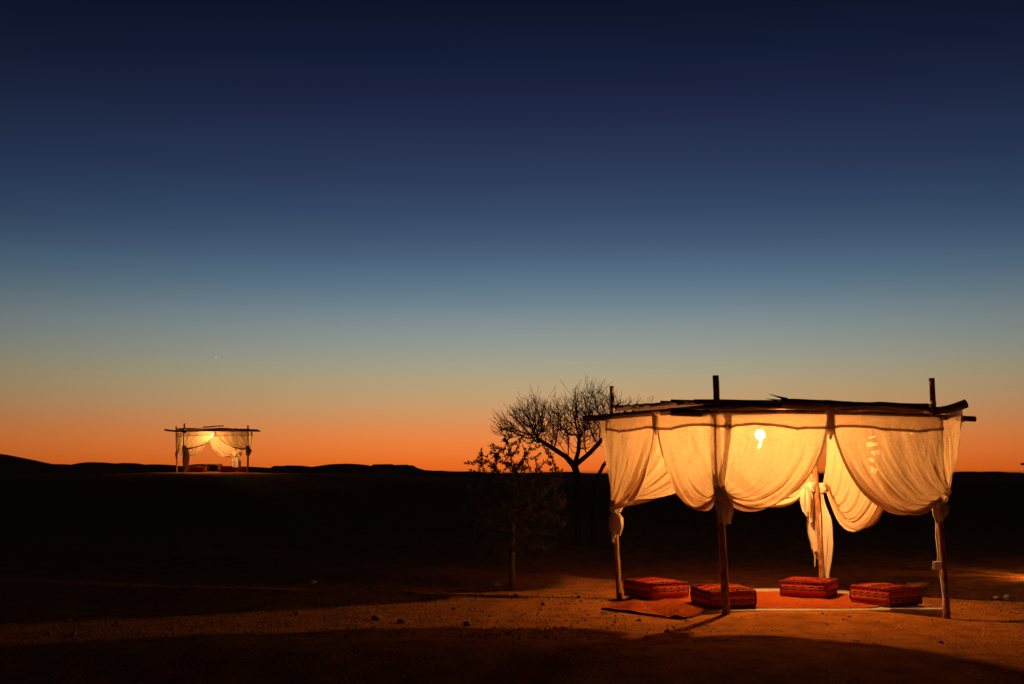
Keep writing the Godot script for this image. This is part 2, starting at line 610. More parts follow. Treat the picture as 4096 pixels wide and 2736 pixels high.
	if q.get("strap", false):
		sh = Shape.new()
		for e in 2:
			var off := out_dir * (0.035 if e == 0 else -0.035)
			var w: float = q.get("strap_wide", 0.03)
			var o := sh.v.size()
			var top := c - at + off + Vector3.UP * 0.06
			var len_: float = q.get("strap_long", deep + 0.14)
			for j in 9:
				var t := j / 8.0
				var ww := w * (1.0 - 0.75 * smoothstep(0.72, 1.0, t))
				for i in 2:
					sh.v.append(top + along * (ww * (2.0 * i - 1.0)) + Vector3.DOWN * len_ * t + off * (-0.9 * smoothstep(0.7, 1.0, t)))
					sh.uv.append(Vector2(i * 0.1, t * 0.4))
			for j in 8:
				sh.quad(o + j * 2, o + j * 2 + 2, o + j * 2 + 3, o + j * 2 + 1)
		put("strap", sh, M.doubled, root)
	# knot round the post and the loose tail below it
	if q.has("knot"):
		put("knot", knot(tie - at, q.knot, seed_), M.bundle, root)
	for tl in q.get("tails", []):
		put("tail", tail(tie - at + tl.at, tl.long, tl.wide, tl.get("flat", 0.6), out_dir, seed_ + int(tl.long * 100.0)), M.bundle, root)
	tag(root, label, "curtain", group)
	return root

func knot(c: Vector3, r: float, seed_: int) -> Shape:
	var s := Shape.new()
	var nu := 49
	var nv := 22
	var pts := PackedVector3Array()
	var uvs := PackedVector2Array()
	for j in nv:
		var b := PI * j / (nv - 1.0)
		for i in nu:
			var a := TAU * (i % (nu - 1)) / (nu - 1.0)
			var crease := absf(cloth_noise.get_noise_3d(cos(a) * 60.0 + seed_ * 40.0, sin(a) * 60.0, b * 55.0 + sin(a) * 30.0))
			var rr := r * (0.55 + 0.5 * sin(b)) * (0.82 + 0.55 * crease + 0.22 * sin(a * 2.0 + b * 2.0 + seed_))
			pts.append(c + Vector3(cos(a) * rr, cos(b) * r * 1.25, sin(a) * rr))
			uvs.append(Vector2(i * 0.01, j * 0.01))
	s.grid(pts, uvs, nu, nv)
	return s

func tail(c: Vector3, long: float, wide: float, flat: float, out_dir: Vector3, seed_: int) -> Shape:
	var s := Shape.new()
	var nu := 65
	var nv := 40
	var pts := PackedVector3Array()
	var uvs := PackedVector2Array()
	var side := out_dir.cross(Vector3.UP)
	for j in nv:
		var t := j / (nv - 1.0)
		for i in nu:
			var a := TAU * (i % (nu - 1)) / (nu - 1.0)
			var bend := 1.2 * cloth_noise.get_noise_2d(cos(a) * 40.0 + seed_ * 11.0, t * 45.0 + sin(a) * 40.0)
			var pleat := 1.0 + 0.26 * sin(5.0 * a + seed_ + bend * 2.0) * smoothstep(0.0, 0.3, t) + 0.13 * sin(11.0 * a + 2.0 * bend)
			var w := wide * (0.55 + 0.45 * smoothstep(0.0, 0.35, t)) * (1.0 - 0.35 * smoothstep(0.55, 1.0, t)) * pleat
			var end := long * (0.80 + 0.13 * sin(a + seed_) + 0.10 * sin(2.0 * a + seed_ * 1.7) + 0.05 * sin(5.0 * a))
			pts.append(c + side * cos(a) * w + out_dir * sin(a) * w * flat + Vector3.DOWN * end * t + side * 0.025 * bend * t)
			uvs.append(Vector2(i * 0.012, t * long))
	s.grid(pts, uvs, nu, nv)
	return s

func lamp(label: String, at: Vector3, cord_top: float, strength: float) -> void:
	var root := base("pendant_lamp", at)
	var s := Shape.new()
	s.tube(pv([Vector3(0, cord_top - at.y, 0), Vector3(0.004, 0.2, 0), Vector3(0, 0.085, 0)]), taper(0.005, 0.005, 3), 6)
	put("cord", s, M.dark_metal, root)
	s = Shape.new()
	s.tube(pv([Vector3(0, 0.095, 0), Vector3(0, 0.085, 0), Vector3(0, 0.05, 0), Vector3(0, 0.045, 0)]), PackedFloat32Array([0.008, 0.02, 0.022, 0.018]), 12)
	put("socket", s, M.dark_metal, root)
	s = Shape.new()
	var p := PackedVector3Array()
	var r := PackedFloat32Array()
	for i in 15:
		var t := i / 14.0
		p.append(Vector3(0, 0.055 - 0.065 * (1.0 - cos(PI * t)), 0))
		r.append(maxf(0.012 if i < 3 else 0.001, 0.062 * sin(PI * t)))
	s.tube(p, r, 18)
	put("bulb", s, M.glow, root)
	# strand of tiny lights that dangles under the bulb and curls to the left
	for k in 9:
		var t := k / 8.0
		var bead := SphereMesh.new()
		bead.radius = 0.016
		bead.height = 0.032
		bead.radial_segments = 10
		bead.rings = 6
		put_mesh("fairy_light", bead, M.fairy, root, Vector3(0.01 * sin(t * 2.4) - 0.03 * t * t, -0.082 - 0.095 * t, 0.012 * t))
	tag(root, label, "lamp")
	var l := OmniLight3D.new()
	l.name = "lamp_light"
	l.light_color = lin(1.0, 0.55, 0.21)
	l.light_energy = strength
	l.light_size = 0.05
	l.omni_range = 60.0
	l.omni_attenuation = 2.0
	l.shadow_enabled = true
	l.position = Vector3(0, -0.005, 0)
	root.add_child(l)

# ---------------------------------------------------------------- furnishings
func cushion(label: String, group: String, at: Vector3, turn: float, size: float, tall: float, seed_: int) -> void:
	var root := base("floor_cushion", at)
	root.rotation.y = turn
	var h := size * 0.5
	var outline := func(u: float, y: float) -> Vector3:   # u runs once round the sides
		var bulge := 1.0 + 0.035 * sin(PI * y) + 0.035 * cloth_noise.get_noise_2d(u * 300.0 + seed_ * 50.0, y * 60.0)
		var k := int(u * 4.0) % 4
		var f := u * 4.0 - floorf(u * 4.0)
		var cr := [Vector2(-1, 1), Vector2(1, 1), Vector2(1, -1), Vector2(-1, -1)]
		var p: Vector2 = cr[k].lerp(cr[(k + 1) % 4], f)
		var pillow := 1.0 + (0.06 + 0.02 * sin(seed_ * 2.3 + k)) * sin(PI * f) * sin(PI * y)
		p *= pillow
		var rr := p.length()
		if rr > 1.3:
			p *= 1.3 / rr + 0.35 * (1.0 - 1.3 / rr)
		return Vector3(p.x * h * bulge, y * tall * (1.0 + 0.05 * sin(u * TAU + seed_ * 1.9)), p.y * h * bulge)
	for k in 4:
		var s := Shape.new()
		var pts := PackedVector3Array()
		var uvs := PackedVector2Array()
		for j in 9:
			for i in 19:
				var u := (k + i / 18.0 * 0.9999) / 4.0
				pts.append(outline.call(u, j / 8.0))
				uvs.append(Vector2(i / 18.0 * 0.47 + 0.13 * k, ((1.0 - j / 8.0) if (k + seed_) % 2 == 0 else j / 8.0) * 0.97 + 0.015))
		s.grid(pts, uvs, 19, 9)
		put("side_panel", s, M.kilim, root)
	var s := Shape.new()
	var pts := PackedVector3Array()
	var uvs := PackedVector2Array()
	for j in 21:
		for i in 21:
			var p := Vector2(i / 10.0 - 1.0, j / 10.0 - 1.0)
			var q := p
			if q.length() > 1.3:
				q *= 1.3 / q.length() + 0.35 * (1.0 - 1.3 / q.length())
			var dome := 0.034 * (1.0 - pow(absf(p.x), 3.0)) * (1.0 - pow(absf(p.y), 3.0)) + 0.01 * cloth_noise.get_noise_2d(p.x * 60.0 + seed_ * 20.0, p.y * 60.0)
			pts.append(Vector3(q.x * h, tall * (1.0 + 0.05 * sin(atan2(-q.y, q.x) + PI * 0.5 + PI * 0.75 + seed_ * 1.9) * q.length()) + dome, q.y * h))
			uvs.append(Vector2(p.x * 0.3, p.y * (0.5 + 0.08 * sin(seed_ * 3.1)) + 0.13 * seed_))
	s.grid(pts, uvs, 21, 21)
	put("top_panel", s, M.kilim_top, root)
	for y in [0.03, 1.0]:
		s = Shape.new()
		var ring := PackedVector3Array()
		for i in 61:
			ring.append(outline.call(fposmod(i / 60.0, 1.0) * 0.99999, y) + Vector3.UP * 0.006 * sin(i * 2.1 + seed_))
		s.tube(ring, taper(0.011, 0.011, 61), 7, 0.5, seed_)
		put("piping", s, M.piping, root)
	for k in 4:
		s = Shape.new()
		var ln := PackedVector3Array()
		for i in 9:
			ln.append(outline.call(k / 4.0 + 0.0001, 0.02 + 0.97 * i / 8.0))
		s.tube(ln, taper(0.01, 0.01, 9), 7, 0.5, seed_ + k)
		put("piping", s, M.piping, root)
	tag(root, label, "cushion", group)

func stone_shape(seed_: int, n: int) -> Shape:
	var nz := FastNoiseLite.new()
	nz.seed = seed_
	nz.frequency = 0.9
	var s := Shape.new()
	var pts := PackedVector3Array()
	var uvs := PackedVector2Array()
	for j in n + 1:
		var b := PI * j / n
		for i in 2 * n + 1:
			var a := TAU * (i % (2 * n)) / (2.0 * n)
			var d := Vector3(sin(b) * cos(a), cos(b), sin(b) * sin(a))
			var r := 1.0 + 0.5 * nz.get_noise_3dv(d * 1.3) + 0.3 * nz.get_noise_3dv(d * 3.0)
			pts.append(d * r * Vector3(1.0, 0.65, 0.85))
			uvs.append(Vector2(a, b) * 0.2)
	s.grid(pts, uvs, 2 * n + 1, n + 1)
	return s

# ---------------------------------------------------------------- trees
# branches grow towards scattered points; returns [places, parents]
func grow(start: PackedVector3Array, start_parent: PackedInt32Array, goals: PackedVector3Array, step: float, kill: float, reach: float, rounds: int, pull: Vector3) -> Array:
	var at := start.duplicate()
	var par := start_parent.duplicate()
	var alive := PackedByteArray()
	alive.resize(goals.size())
	alive.fill(1)
	var near := PackedInt32Array()
	near.resize(goals.size())
	near.fill(-1)
	var dist := PackedFloat32Array()
	dist.resize(goals.size())
	dist.fill(1e9)
	var fresh := 0
	var shoots := {}
	for r in rounds:
		for g in goals.size():
			if not alive[g]:
				continue
			for k in range(fresh, at.size()):
				var d := at[k].distance_to(goals[g])
				if d < dist[g]:
					dist[g] = d
					near[g] = k
			if dist[g] < kill:
				alive[g] = 0
		fresh = at.size()
		var want := {}
		for g in goals.size():
			if alive[g] and dist[g] < reach:
				want[near[g]] = want.get(near[g], Vector3.ZERO) + (goals[g] - at[near[g]]).normalized()
		if want.is_empty():
			break
		for k in want:
			var dir: Vector3 = (want[k].normalized() + pull).normalized()
			var p: Vector3 = at[k] + dir * step
			var crowded := false
			for o in shoots.get(k, []):
				if at[o].distance_to(p) < step * 0.45:
					crowded = true
			if crowded:
				continue
			shoots[k] = shoots.get(k, []) + [at.size()]
			at.append(p)
			par.append(k)
	return [at, par]

func branches(at: PackedVector3Array, par: PackedInt32Array, tip: float, power: float, sides_most: int, wob: float, seed_: int, first := 0, stout := 1.0) -> Array:
	var n := at.size()
	var rad := PackedFloat32Array()
	rad.resize(n)
	var kids := []
	kids.resize(n)
	for k in n:
		kids[k] = []
	for k in n:
		if par[k] >= 0:
			kids[par[k]].append(k)
	for k in range(n - 1, -1, -1):
		if kids[k].is_empty():
			rad[k] = pow(tip, power)
		if par[k] >= 0:
			rad[par[k]] += rad[k]
	for k in n:
		rad[k] = pow(rad[k], 1.0 / power) * (stout if k < first else 1.0)
	var rng := RandomNumberGenerator.new()
	rng.seed = seed_
	var jig := PackedVector3Array()
	for k in n:
		jig.append(at[k] + (Vector3(rng.randf() - 0.5, rng.randf() - 0.5, rng.randf() - 0.5) * wob if k > first else Vector3.ZERO))
	for pass_ in 2:   # ease the kinks
		var eased := jig.duplicate()
		for k in n:
			if par[k] >= 0 and kids[k].size():
				eased[k] = jig[k] * 0.5 + jig[par[k]] * 0.25 + jig[kids[k][0]] * 0.25
		jig = eased
	var trunk := Shape.new()
	var twig := Shape.new()
	var stack := []
	for k in n:
		if par[k] < 0:
			stack.append([k, -1])
	while stack.size():
		var top: Array = stack.pop_back()
		var k: int = top[0]
		var p := PackedVector3Array()
		var r := PackedFloat32Array()
		if top[1] >= 0:
			p.append(jig[top[1]])
			r.append(minf(rad[top[1]], rad[k] * 1.15))
		while true:
			p.append(jig[k])
			r.append(rad[k])
			if kids[k].is_empty():
				break
			var big: int = kids[k][0]
			for c in kids[k]:
				if rad[c] > rad[big]:
					big = c
			for c in kids[k]:
				if c != big:
					stack.append([c, k])
			k = big
		if p.size() > 1:
			var fat := r[0] > tip * 3.5
			(trunk if fat else twig).tube(p, r, clampi(int(r[0] * 220.0), 4, sides_most), 0.12 if fat else 0.0, seed_, fat)
	var ends := []
	for k in n:
		if kids[k].is_empty() and par[k] >= 0:
			ends.append([jig[k], (jig[k] - jig[par[k]]).normalized()])
	return [trunk, twig, ends, jig, rad]

func bare_tree() -> void:
	var rng := RandomNumberGenerator.new()
	rng.seed = 77
	var root := base("bare_tree", Vector3(1.56, ground_at(1.56, -24.2), -24.2))
	var goals := PackedVector3Array()
	while goals.size() < 5600:
		var x := rng.randf_range(-2.0, 1.95)
		var z := rng.randf_range(-1.5, 1.5)
		var e := x / (2.0 if x < 0.0 else 1.95)
		if e * e + z * z / 2.25 > 1.0:
			continue
		var rim := 1.0 - (e * e + z * z / 2.25)
		var top := 2.7 + (0.9 if x > -0.2 else 0.74) * sqrt(maxf(rim, 0.0)) + 0.1 * sin(x * 4.0)
		var low := 1.8 + 0.72 * sqrt(e * e + z * z / 2.25)
		var y := lerpf(low, top, pow(rng.randf(), 0.7))
		if y > low:
			goals.append(Vector3(x, y, z))
	var start := pv([Vector3(0, -0.1, 0), Vector3(-0.02, 0.4, 0), Vector3(0.03, 0.85, 0), Vector3(0.02, 1.25, 0.02), Vector3(0.05, 1.6, 0), Vector3(0.04, 1.85, 0),
		Vector3(-0.2, 2.0, 0.05), Vector3(-0.55, 2.22, 0.1), Vector3(-0.95, 2.42, 0.12), Vector3(0.07, 2.15, -0.05), Vector3(0.08, 2.5, -0.08), Vector3(0.24, 2.02, 0.1), Vector3(0.52, 2.3, 0.16), Vector3(0.75, 2.6, 0.2),
		Vector3(0.34, -0.1, 0.1), Vector3(0.36, 0.6, 0.1), Vector3(0.35, 1.2, 0.1), Vector3(0.45, 1.62, 0.12), Vector3(0.62, 1.85, 0.15), Vector3(0.82, 2.0, 0.16), Vector3(1.0, 2.25, 0.2)])
	var par := PackedInt32Array([-1, 0, 1, 2, 3, 4, 5, 6, 7, 5, 9, 5, 11, 12, -1, 14, 15, 16, 17, 18, 19])
	var g := grow(start, par, goals, 0.068, 0.085, 0.7, 90, Vector3(0, 0.1, 0))
	# spiky shoots at the ends and along the twigs
	var at: PackedVector3Array = g[0]
	par = g[1]
	var count := at.size()
	for k in range(start.size(), count):
		if rng.randf() < 0.55 and at[k].y > 2.2:
			var out_dir := Vector3(at[k].x * 0.35, 0.0, at[k].z * 0.35)
			var d := (Vector3(rng.randf() - 0.5, 0.35 + rng.randf() * 0.5, rng.randf() - 0.5) * 1.3 + out_dir).normalized()
			var l := rng.randf_range(0.06, 0.12)
			var last := k
			for i in rng.randi_range(1, 4):
				at.append(at[last] + (d + Vector3(rng.randf() - 0.5, rng.randf() - 0.3, rng.randf() - 0.5) * 0.4).normalized() * l)
				par.append(last)
				last = at.size() - 1
	var b := branches(at, par, 0.0036, 2.7, 10, 0.0, 5, start.size(), 1.3)
	put("trunk", b[0], M.bark, root)
	var tw := put("twigs", b[1], M.bark, root)
	tw.set_meta("kind", "stuff")
	tag(root, "leafless spreading thorn tree behind the left corner of the large pavilion", "tree")

func leafy_tree() -> void:
	var rng := RandomNumberGenerator.new()
	rng.seed = 31
	var root := base("leafy_tree", Vector3(0.0, ground_at(0.0, -14.8), -14.8))
	var goals := PackedVector3Array()
	while goals.size() < 1000:
		var d := Vector3(rng.randf() * 2.0 - 1.0, rng.randf() * 2.0 - 1.0, rng.randf() * 2.0 - 1.0)
		if d.length() > 1.0 or d.length() < 0.25:
			continue
		var p := Vector3(0.04, 1.24, 0) + d * Vector3(0.8, 0.98, 0.7)
		if cloth_noise.get_noise_3dv(p * 60.0) < -0.08:
			continue
		goals.append(p)
	for x in [[-0.72, 1.78], [-0.55, 1.86], [-0.3, 2.05], [-0.1, 2.28], [0.02, 2.33], [-0.62, 1.72], [0.3, 1.95], [0.55, 1.8], [0.75, 1.72], [0.15, 2.1], [-0.45, 1.98]]:
		goals.append(Vector3(x[0], x[1], rng.randf_range(-0.2, 0.2)))
	var start := pv([Vector3(0, -0.05, 0), Vector3(-0.01, 0.25, 0), Vector3(0.01, 0.5, 0), Vector3(0.0, 0.75, 0.02), Vector3(0.02, 1.0, 0)])
	var g := grow(start, PackedInt32Array([-1, 0, 1, 2, 3]), goals, 0.05, 0.075, 0.9, 70, Vector3(0, 0.05, 0))
	var b := branches(g[0], g[1], 0.0028, 2.3, 9, 0.02, 8, start.size(), 1.35)
	put("trunk", b[0], M.pale_bark, root)
	var tw := put("twigs", b[1], M.bark, root)
	tw.set_meta("kind", "stuff")
	# pointed leaves
	var leaf := Shape.new()
	leaf.v = pv([Vector3(0, 0, 0), Vector3(0.3, 0.03, 0.16), Vector3(0.62, 0.0, 0.13), Vector3(1, -0.08, 0), Vector3(0.62, 0.0, -0.13), Vector3(0.3, 0.03, -0.16), Vector3(0.45, -0.03, 0)])
	leaf.uv = PackedVector2Array([Vector2(0, 0), Vector2(0, 0), Vector2(0, 0), Vector2(0, 0), Vector2(0, 0), Vector2(0, 0), Vector2(0, 0)])
	for t in [[0, 1, 6], [1, 2, 6], [2, 3, 6], [3, 4, 6], [4, 5, 6], [5, 0, 6]]:
		leaf.tri(t[0], t[1], t[2])
	var places: PackedVector3Array = b[3]
	var rads: PackedFloat32Array = b[4]
	var xf := []
	for k in range(start.size(), places.size()):
		if rads[k] > 0.008:
			continue
		for i in rng.randi_range(5, 8):
			var out_dir := (places[k] - Vector3(0, 1.2, 0)).normalized()
			var d := (out_dir * 0.8 + Vector3(rng.randf() - 0.5, rng.randf() * 1.1 - 0.75, rng.randf() - 0.5) * 1.5).normalized()
			var sz := rng.randf_range(0.04, 0.075)
			var y := Vector3(rng.randf() - 0.5, rng.randf(), rng.randf() - 0.5)
			var z := d.cross(y).normalized()
			y = z.cross(d)
			xf.append(Transform3D(Basis(d * sz, y * sz, z * sz), places[k]))
	var mm := MultiMesh.new()
	mm.transform_format = MultiMesh.TRANSFORM_3D
	mm.mesh = leaf.mesh()
	mm.instance_count = xf.size()
	for k in xf.size():
		mm.set_instance_transform(k, xf[k])
	var o := MultiMeshInstance3D.new()
	o.name = "crown"
	o.multimesh = mm
	o.material_override = M.leaf
	o.set_meta("kind", "stuff")
	root.add_child(o)
	tag(root, "young tree with pointed dark leaves in front of the leafless tree", "tree")

# ---------------------------------------------------------------- the two pavilions
# the wooden frame: four posts, four beams and a row of roof poles
func frame(label: String, P: Dictionary, seed_: int, count: int, group: String) -> Node3D:
	var root := base("pavilion_frame", Vector3(P.F.x, 0, P.F.z))
	var o := root.position
	var posts := {}
	for k in ["L", "F", "R", "B"]:
		var foot: Vector3 = P[k]
		var head: Vector3 = P[k + "t"]
		posts[k] = pole(root, "post", foot - o + Vector3.DOWN * 0.25, head - o, P.get("r" + k, 0.043), P.get("r" + k, 0.043) * 0.76, M.wood, seed_ + k.unicode_at(0), 0.014, 14, 26)
	for b in P.beams:
		var s := Shape.new()
		var pts := PackedVector3Array()
		for p in b[0]:
			pts.append(p - o)
		# smooth the given points into a gently uneven log
		var c := Curve3D.new()
		c.bake_interval = 0.12
		for k in pts.size():
			var tan := (pts[mini(k + 1, pts.size() - 1)] - pts[maxi(k - 1, 0)]) * 0.16
			c.add_point(pts[k], -tan, tan)
		var baked := c.get_baked_points()
		s.tube(baked, taper(b[1], b[2], baked.size()), 12, 0.2, seed_ + int(b[1] * 9000.0))
		put("beam", s, M.log, root)
	# cord lashed round each post where the beams cross it
	for k in ["L", "F", "R", "B"]:
		var head: Vector3 = P[k + "t"]
		var foot: Vector3 = P[k]
		var ls := Shape.new()
		var lp := PackedVector3Array()
		var lash: float = P.get("lash", 2.36)
		var mid := foot.lerp(head, (lash - foot.y) / (head.y - foot.y)) - o
		for i in 61:
			var a := TAU * i / 12.0
			var rr: float = P.get("r" + k, 0.043) * 0.8 + 0.012
			lp.append(mid + Vector3(cos(a) * rr, (i - 30) * 0.0016 + 0.02 * sin(a * 0.5 + 1.0), sin(a) * rr))
		ls.tube(lp, taper(0.006, 0.006, 61), 5)
		put("lashing", ls, M.log, posts[k])
	# roof poles lie across the left and right beams, front to back
	var rng := RandomNumberGenerator.new()
	rng.seed = seed_
	for k in count:
		var t := (k + 0.5) / count
		var thick := rng.randf_range(0.017, 0.03) * (P.get("slim", 1.0) as float)
		var a: Vector3 = P.roof[0].lerp(P.roof[3], t)
		var b: Vector3 = P.roof[1].lerp(P.roof[2], t)
		var dir := (b - a).normalized()
		a -= dir * (rng.randf_range(-0.04, 0.07) + (0.22 if rng.randf() < 0.15 else 0.0))
		b += dir * rng.randf_range(-0.05, 0.22)
		a.y += thick + rng.randf_range(0.0, 0.035)
		b.y += thick + rng.randf_range(0.0, 0.03)
		a.z += rng.randf_range(-0.03, 0.03)
		b.z += rng.randf_range(-0.03, 0.03)
		pole(root, "roof_pole", a - o, b - o, thick * rng.randf_range(0.8, 1.15), thick, M.log, seed_ * 7 + k, 0.022, 7, 9)
	for e in P.get("extra", []):
		pole(root, "roof_pole", e[0] - o, e[1] - o, e[2], e[3], M.log, seed_ + int(e[2] * 7000.0), 0.034, 12, 22)
	for e in P.get("splinters", []):
		pole(root, "splinter", e[0] - o, e[1] - o, e[2], 0.003, M.log, 4, 0.004, 5, 5)
	tag(root, label, "pavilion", group)
	return root

func large_pavilion() -> void:
	var L := Vector3(1.42, 0.0, -13.45)
	var F := Vector3(2.48, 0.0, -11.84)
	var R := Vector3(5.09, -0.04, -11.98)
	var B := Vector3(4.24, 0.05, -13.9)
	var P := {
		"L": L, "F": F, "R": R, "B": B,
		"Lt": Vector3(1.35, 2.81, -13.45), "Ft": Vector3(2.435, 2.80, -11.86), "Rt": Vector3(5.07, 2.78, -11.98), "Bt": Vector3(4.19, 2.645, -13.9),
		"rL": 0.037, "rF": 0.048, "rR": 0.043, "rB": 0.045,
		"beams": [
			[[Vector3(1.9, 2.372, -11.93), Vector3(2.44, 2.345, -11.93), Vector3(3.3, 2.362, -11.98), Vector3(4.2, 2.35, -12.04), Vector3(4.97, 2.325, -12.08), Vector3(5.63, 2.295, -12.12)], 0.043, 0.034],
			[[Vector3(1.22, 2.40, -13.62), Vector3(1.42, 2.405, -13.36), Vector3(1.95, 2.41, -12.6), Vector3(2.36, 2.415, -11.96), Vector3(2.6, 2.42, -11.55)], 0.038, 0.047],
			[[Vector3(0.96, 2.375, -13.54), Vector3(1.4, 2.39, -13.54), Vector3(2.8, 2.45, -13.75), Vector3(4.3, 2.49, -13.99), Vector3(4.6, 2.5, -14.04)], 0.042, 0.036],
			[[Vector3(4.1, 2.5, -14.2), Vector3(4.3, 2.485, -13.75), Vector3(4.75, 2.43, -12.7), Vector3(5.02, 2.4, -12.2), Vector3(5.15, 2.39, -11.98), Vector3(5.26, 2.412, -11.85), Vector3(5.36, 2.455, -11.74)], 0.034, 0.05],
		],
		"roof": [Vector3(2.27, 2.46, -11.95), Vector3(5.0, 2.42, -12.15), Vector3(4.3, 2.52, -13.85), Vector3(1.3, 2.465, -13.5)],
		"extra": [
			[Vector3(2.18, 2.485, -11.86), Vector3(3.6, 2.42, -11.95), 0.026, 0.036],
			[Vector3(2.4, 2.435, -11.9), Vector3(4.15, 2.41, -12.0), 0.036, 0.042],
			[Vector3(3.22, 2.475, -11.9), Vector3(4.95, 2.395, -12.03), 0.052, 0.042],
			[Vector3(3.75, 2.47, -11.95), Vector3(5.05, 2.405, -12.0), 0.047, 0.03],
		],
		"splinters": [
			[Vector3(3.3, 2.52, -11.92), Vector3(3.08, 2.58, -11.9), 0.018], [Vector3(3.3, 2.5, -11.92), Vector3(3.04, 2.525, -11.9), 0.016],
			[Vector3(3.3, 2.48, -11.92), Vector3(3.1, 2.495, -11.9), 0.012], [Vector3(4.95, 2.44, -12.0), Vector3(5.12, 2.48, -11.98), 0.02],
		],
	}
	frame("large wooden pole frame with brushwood roof in the right foreground", P, 11, 22, "")
	var g := "curtains of the large pavilion"
	var yl := 2.35
	# tops
	var f_fr := Vector3(2.52, yl, -11.8)
	var c_fr := Vector3(3.80, 2.34, -11.93)
	var r_fr := Vector3(5.15, 2.30, -11.92)
	var out_f := Vector3(0.05, 0, 1).normalized()
	curtain("sheer cream curtain in front of the bright bulb, tied to the nearest post", g, {"outer": f_fr, "inner": c_fr, "tie": Vector3(2.46, 1.40, -11.84), "out": out_f, "seed": 1, "wrap": 1.0, "strap": true, "strap_wide": 0.045, "strap_long": 0.36, "folds": 6.0, "nu": 120, "nv": 80,
		"knot": 0.085, "tails": [{"at": Vector3(0.02, -0.02, 0.02), "long": 0.36, "wide": 0.085}]})
	curtain("torn sheer curtain with ragged holes on the front of the large pavilion", g, {"outer": r_fr, "inner": c_fr, "tie": Vector3(5.04, 1.30, -11.95), "out": out_f, "seed": 2, "d1": 0.86, "d2": 0.52, "k2": 0.36, "loose": 0.13, "folds": 5.0, "nu": 130, "nv": 110,
		"knot": 0.05, "tails": [{"at": Vector3(0.04, 0.0, 0.0), "long": 0.24, "wide": 0.075}],
		"holes": [Vector4(0.66, 0.125, 0.03, 0.008), Vector4(0.70, 0.17, 0.06, 0.019), Vector4(0.69, 0.225, 0.042, 0.017), Vector4(0.75, 0.265, 0.03, 0.017), Vector4(0.77, 0.33, 0.05, 0.024), Vector4(0.3, 0.14, 0.03, 0.006)]})
	# left face
	var out_l := Vector3(-0.83, 0, 0.55).normalized()
	var l_lf := Vector3(1.27, 2.36, -13.47)
	var c_lf := Vector3(1.82, 2.36, -12.59)
	var f_lf := Vector3(2.38, 2.35, -11.88)
	curtain("sheer curtain on the left face of the large pavilion, swept to the nearest post", g, {"outer": Vector3(2.585, 2.35, -11.73), "corner": Vector3(2.40, 2.35, -11.74), "out0": Vector3(0, 0, 1), "inner": c_lf, "tie": Vector3(2.465, 1.41, -11.82), "out": out_l, "seed": 3, "nu": 120, "strap": true, "folds": 5.0, "d1": 0.95, "d2": 0.6, "k2": 0.36})
	curtain("sheer curtain on the left face of the large pavilion, pulled to the leftmost post", g, {"outer": l_lf, "inner": c_lf, "tie": Vector3(1.38, 1.21, -13.41), "out": out_l, "seed": 4, "folds": 4.0, "d1": 0.55, "d2": 0.12, "k2": 0.3,
		"knot": 0.075, "tails": [{"at": Vector3(0.0, -0.06, 0.0), "long": 0.4, "wide": 0.095}]})
	# back left face, its inner side is seen
	var out_b := Vector3(-0.15, 0, -1).normalized()
	var l_lb := Vector3(1.2, 2.36, -13.58)
	var c_lb := Vector3(2.75, 2.42, -13.75)
	var b_lb := Vector3(4.15, 2.46, -13.98)
	curtain("far left curtain of the large pavilion seen through the left face's gap", g, {"outer": l_lb, "inner": c_lb + Vector3(0.32, 0.01, -0.05), "tie": Vector3(1.40, 1.25, -13.47), "out": out_b, "seed": 5, "folds": 6.0, "d1": 0.78, "d2": 0.02, "k2": 0.42})
	curtain("rear curtain whose swag dips below the bulb curtain, tied left of rear post", g, {"outer": b_lb, "inner": c_lb + Vector3(-0.32, -0.01, 0.03), "tie": Vector3(4.14, 1.45, -13.9), "out": out_b, "seed": 6, "strap": true, "folds": 6.0, "d1": 0.95, "d2": 0.6, "k2": 0.32,
		"knot": 0.055, "tails": [{"at": Vector3(-0.085, 0.0, 0.03), "long": 0.46, "wide": 0.085, "flat": 0.4}]})
	# back right face
	var out_r := Vector3(0.92, 0, -0.38).normalized()
	var b_br := Vector3(4.36, 2.46, -13.86)
	var c_br := Vector3(4.95, 2.43, -12.75)
	var r_br := Vector3(5.34, 2.44, -11.83)
	curtain("deep gathered swag with long loose tail right of the rear post", g, {"outer": b_br, "inner": c_br, "tie": Vector3(4.29, 1.44, -13.86), "out": out_r, "seed": 7, "strap": true, "folds": 6.0, "d1": 1.2, "d2": 1.22, "k2": 0.42, "slump": 0.5,
		"knot": 0.055, "tails": [{"at": Vector3(-0.05, -0.08, -0.12), "long": 1.2, "wide": 0.2, "flat": 0.3}]})
	curtain("curtain bulging past the right corner of the large pavilion", g, {"outer": r_br, "inner": c_br, "tie": Vector3(5.12, 1.32, -11.99), "out": out_r, "seed": 8, "folds": 4.0, "d1": 0.95, "d2": 0.35, "k2": 0.3, "belly": 0.12, "wrap": 0.5})
	lamp("bright bulb with a strand of tiny lights hanging inside the large pavilion", Vector3(3.24, 2.15, -13.05), 2.47, 10.0)
	# platform
	var s := Shape.new()
	var q := [Vector2(2.03, -11.93), Vector2(5.06, -12.04), Vector2(4.5, -14.3), Vector2(1.62, -13.95)]
	var sub := 40
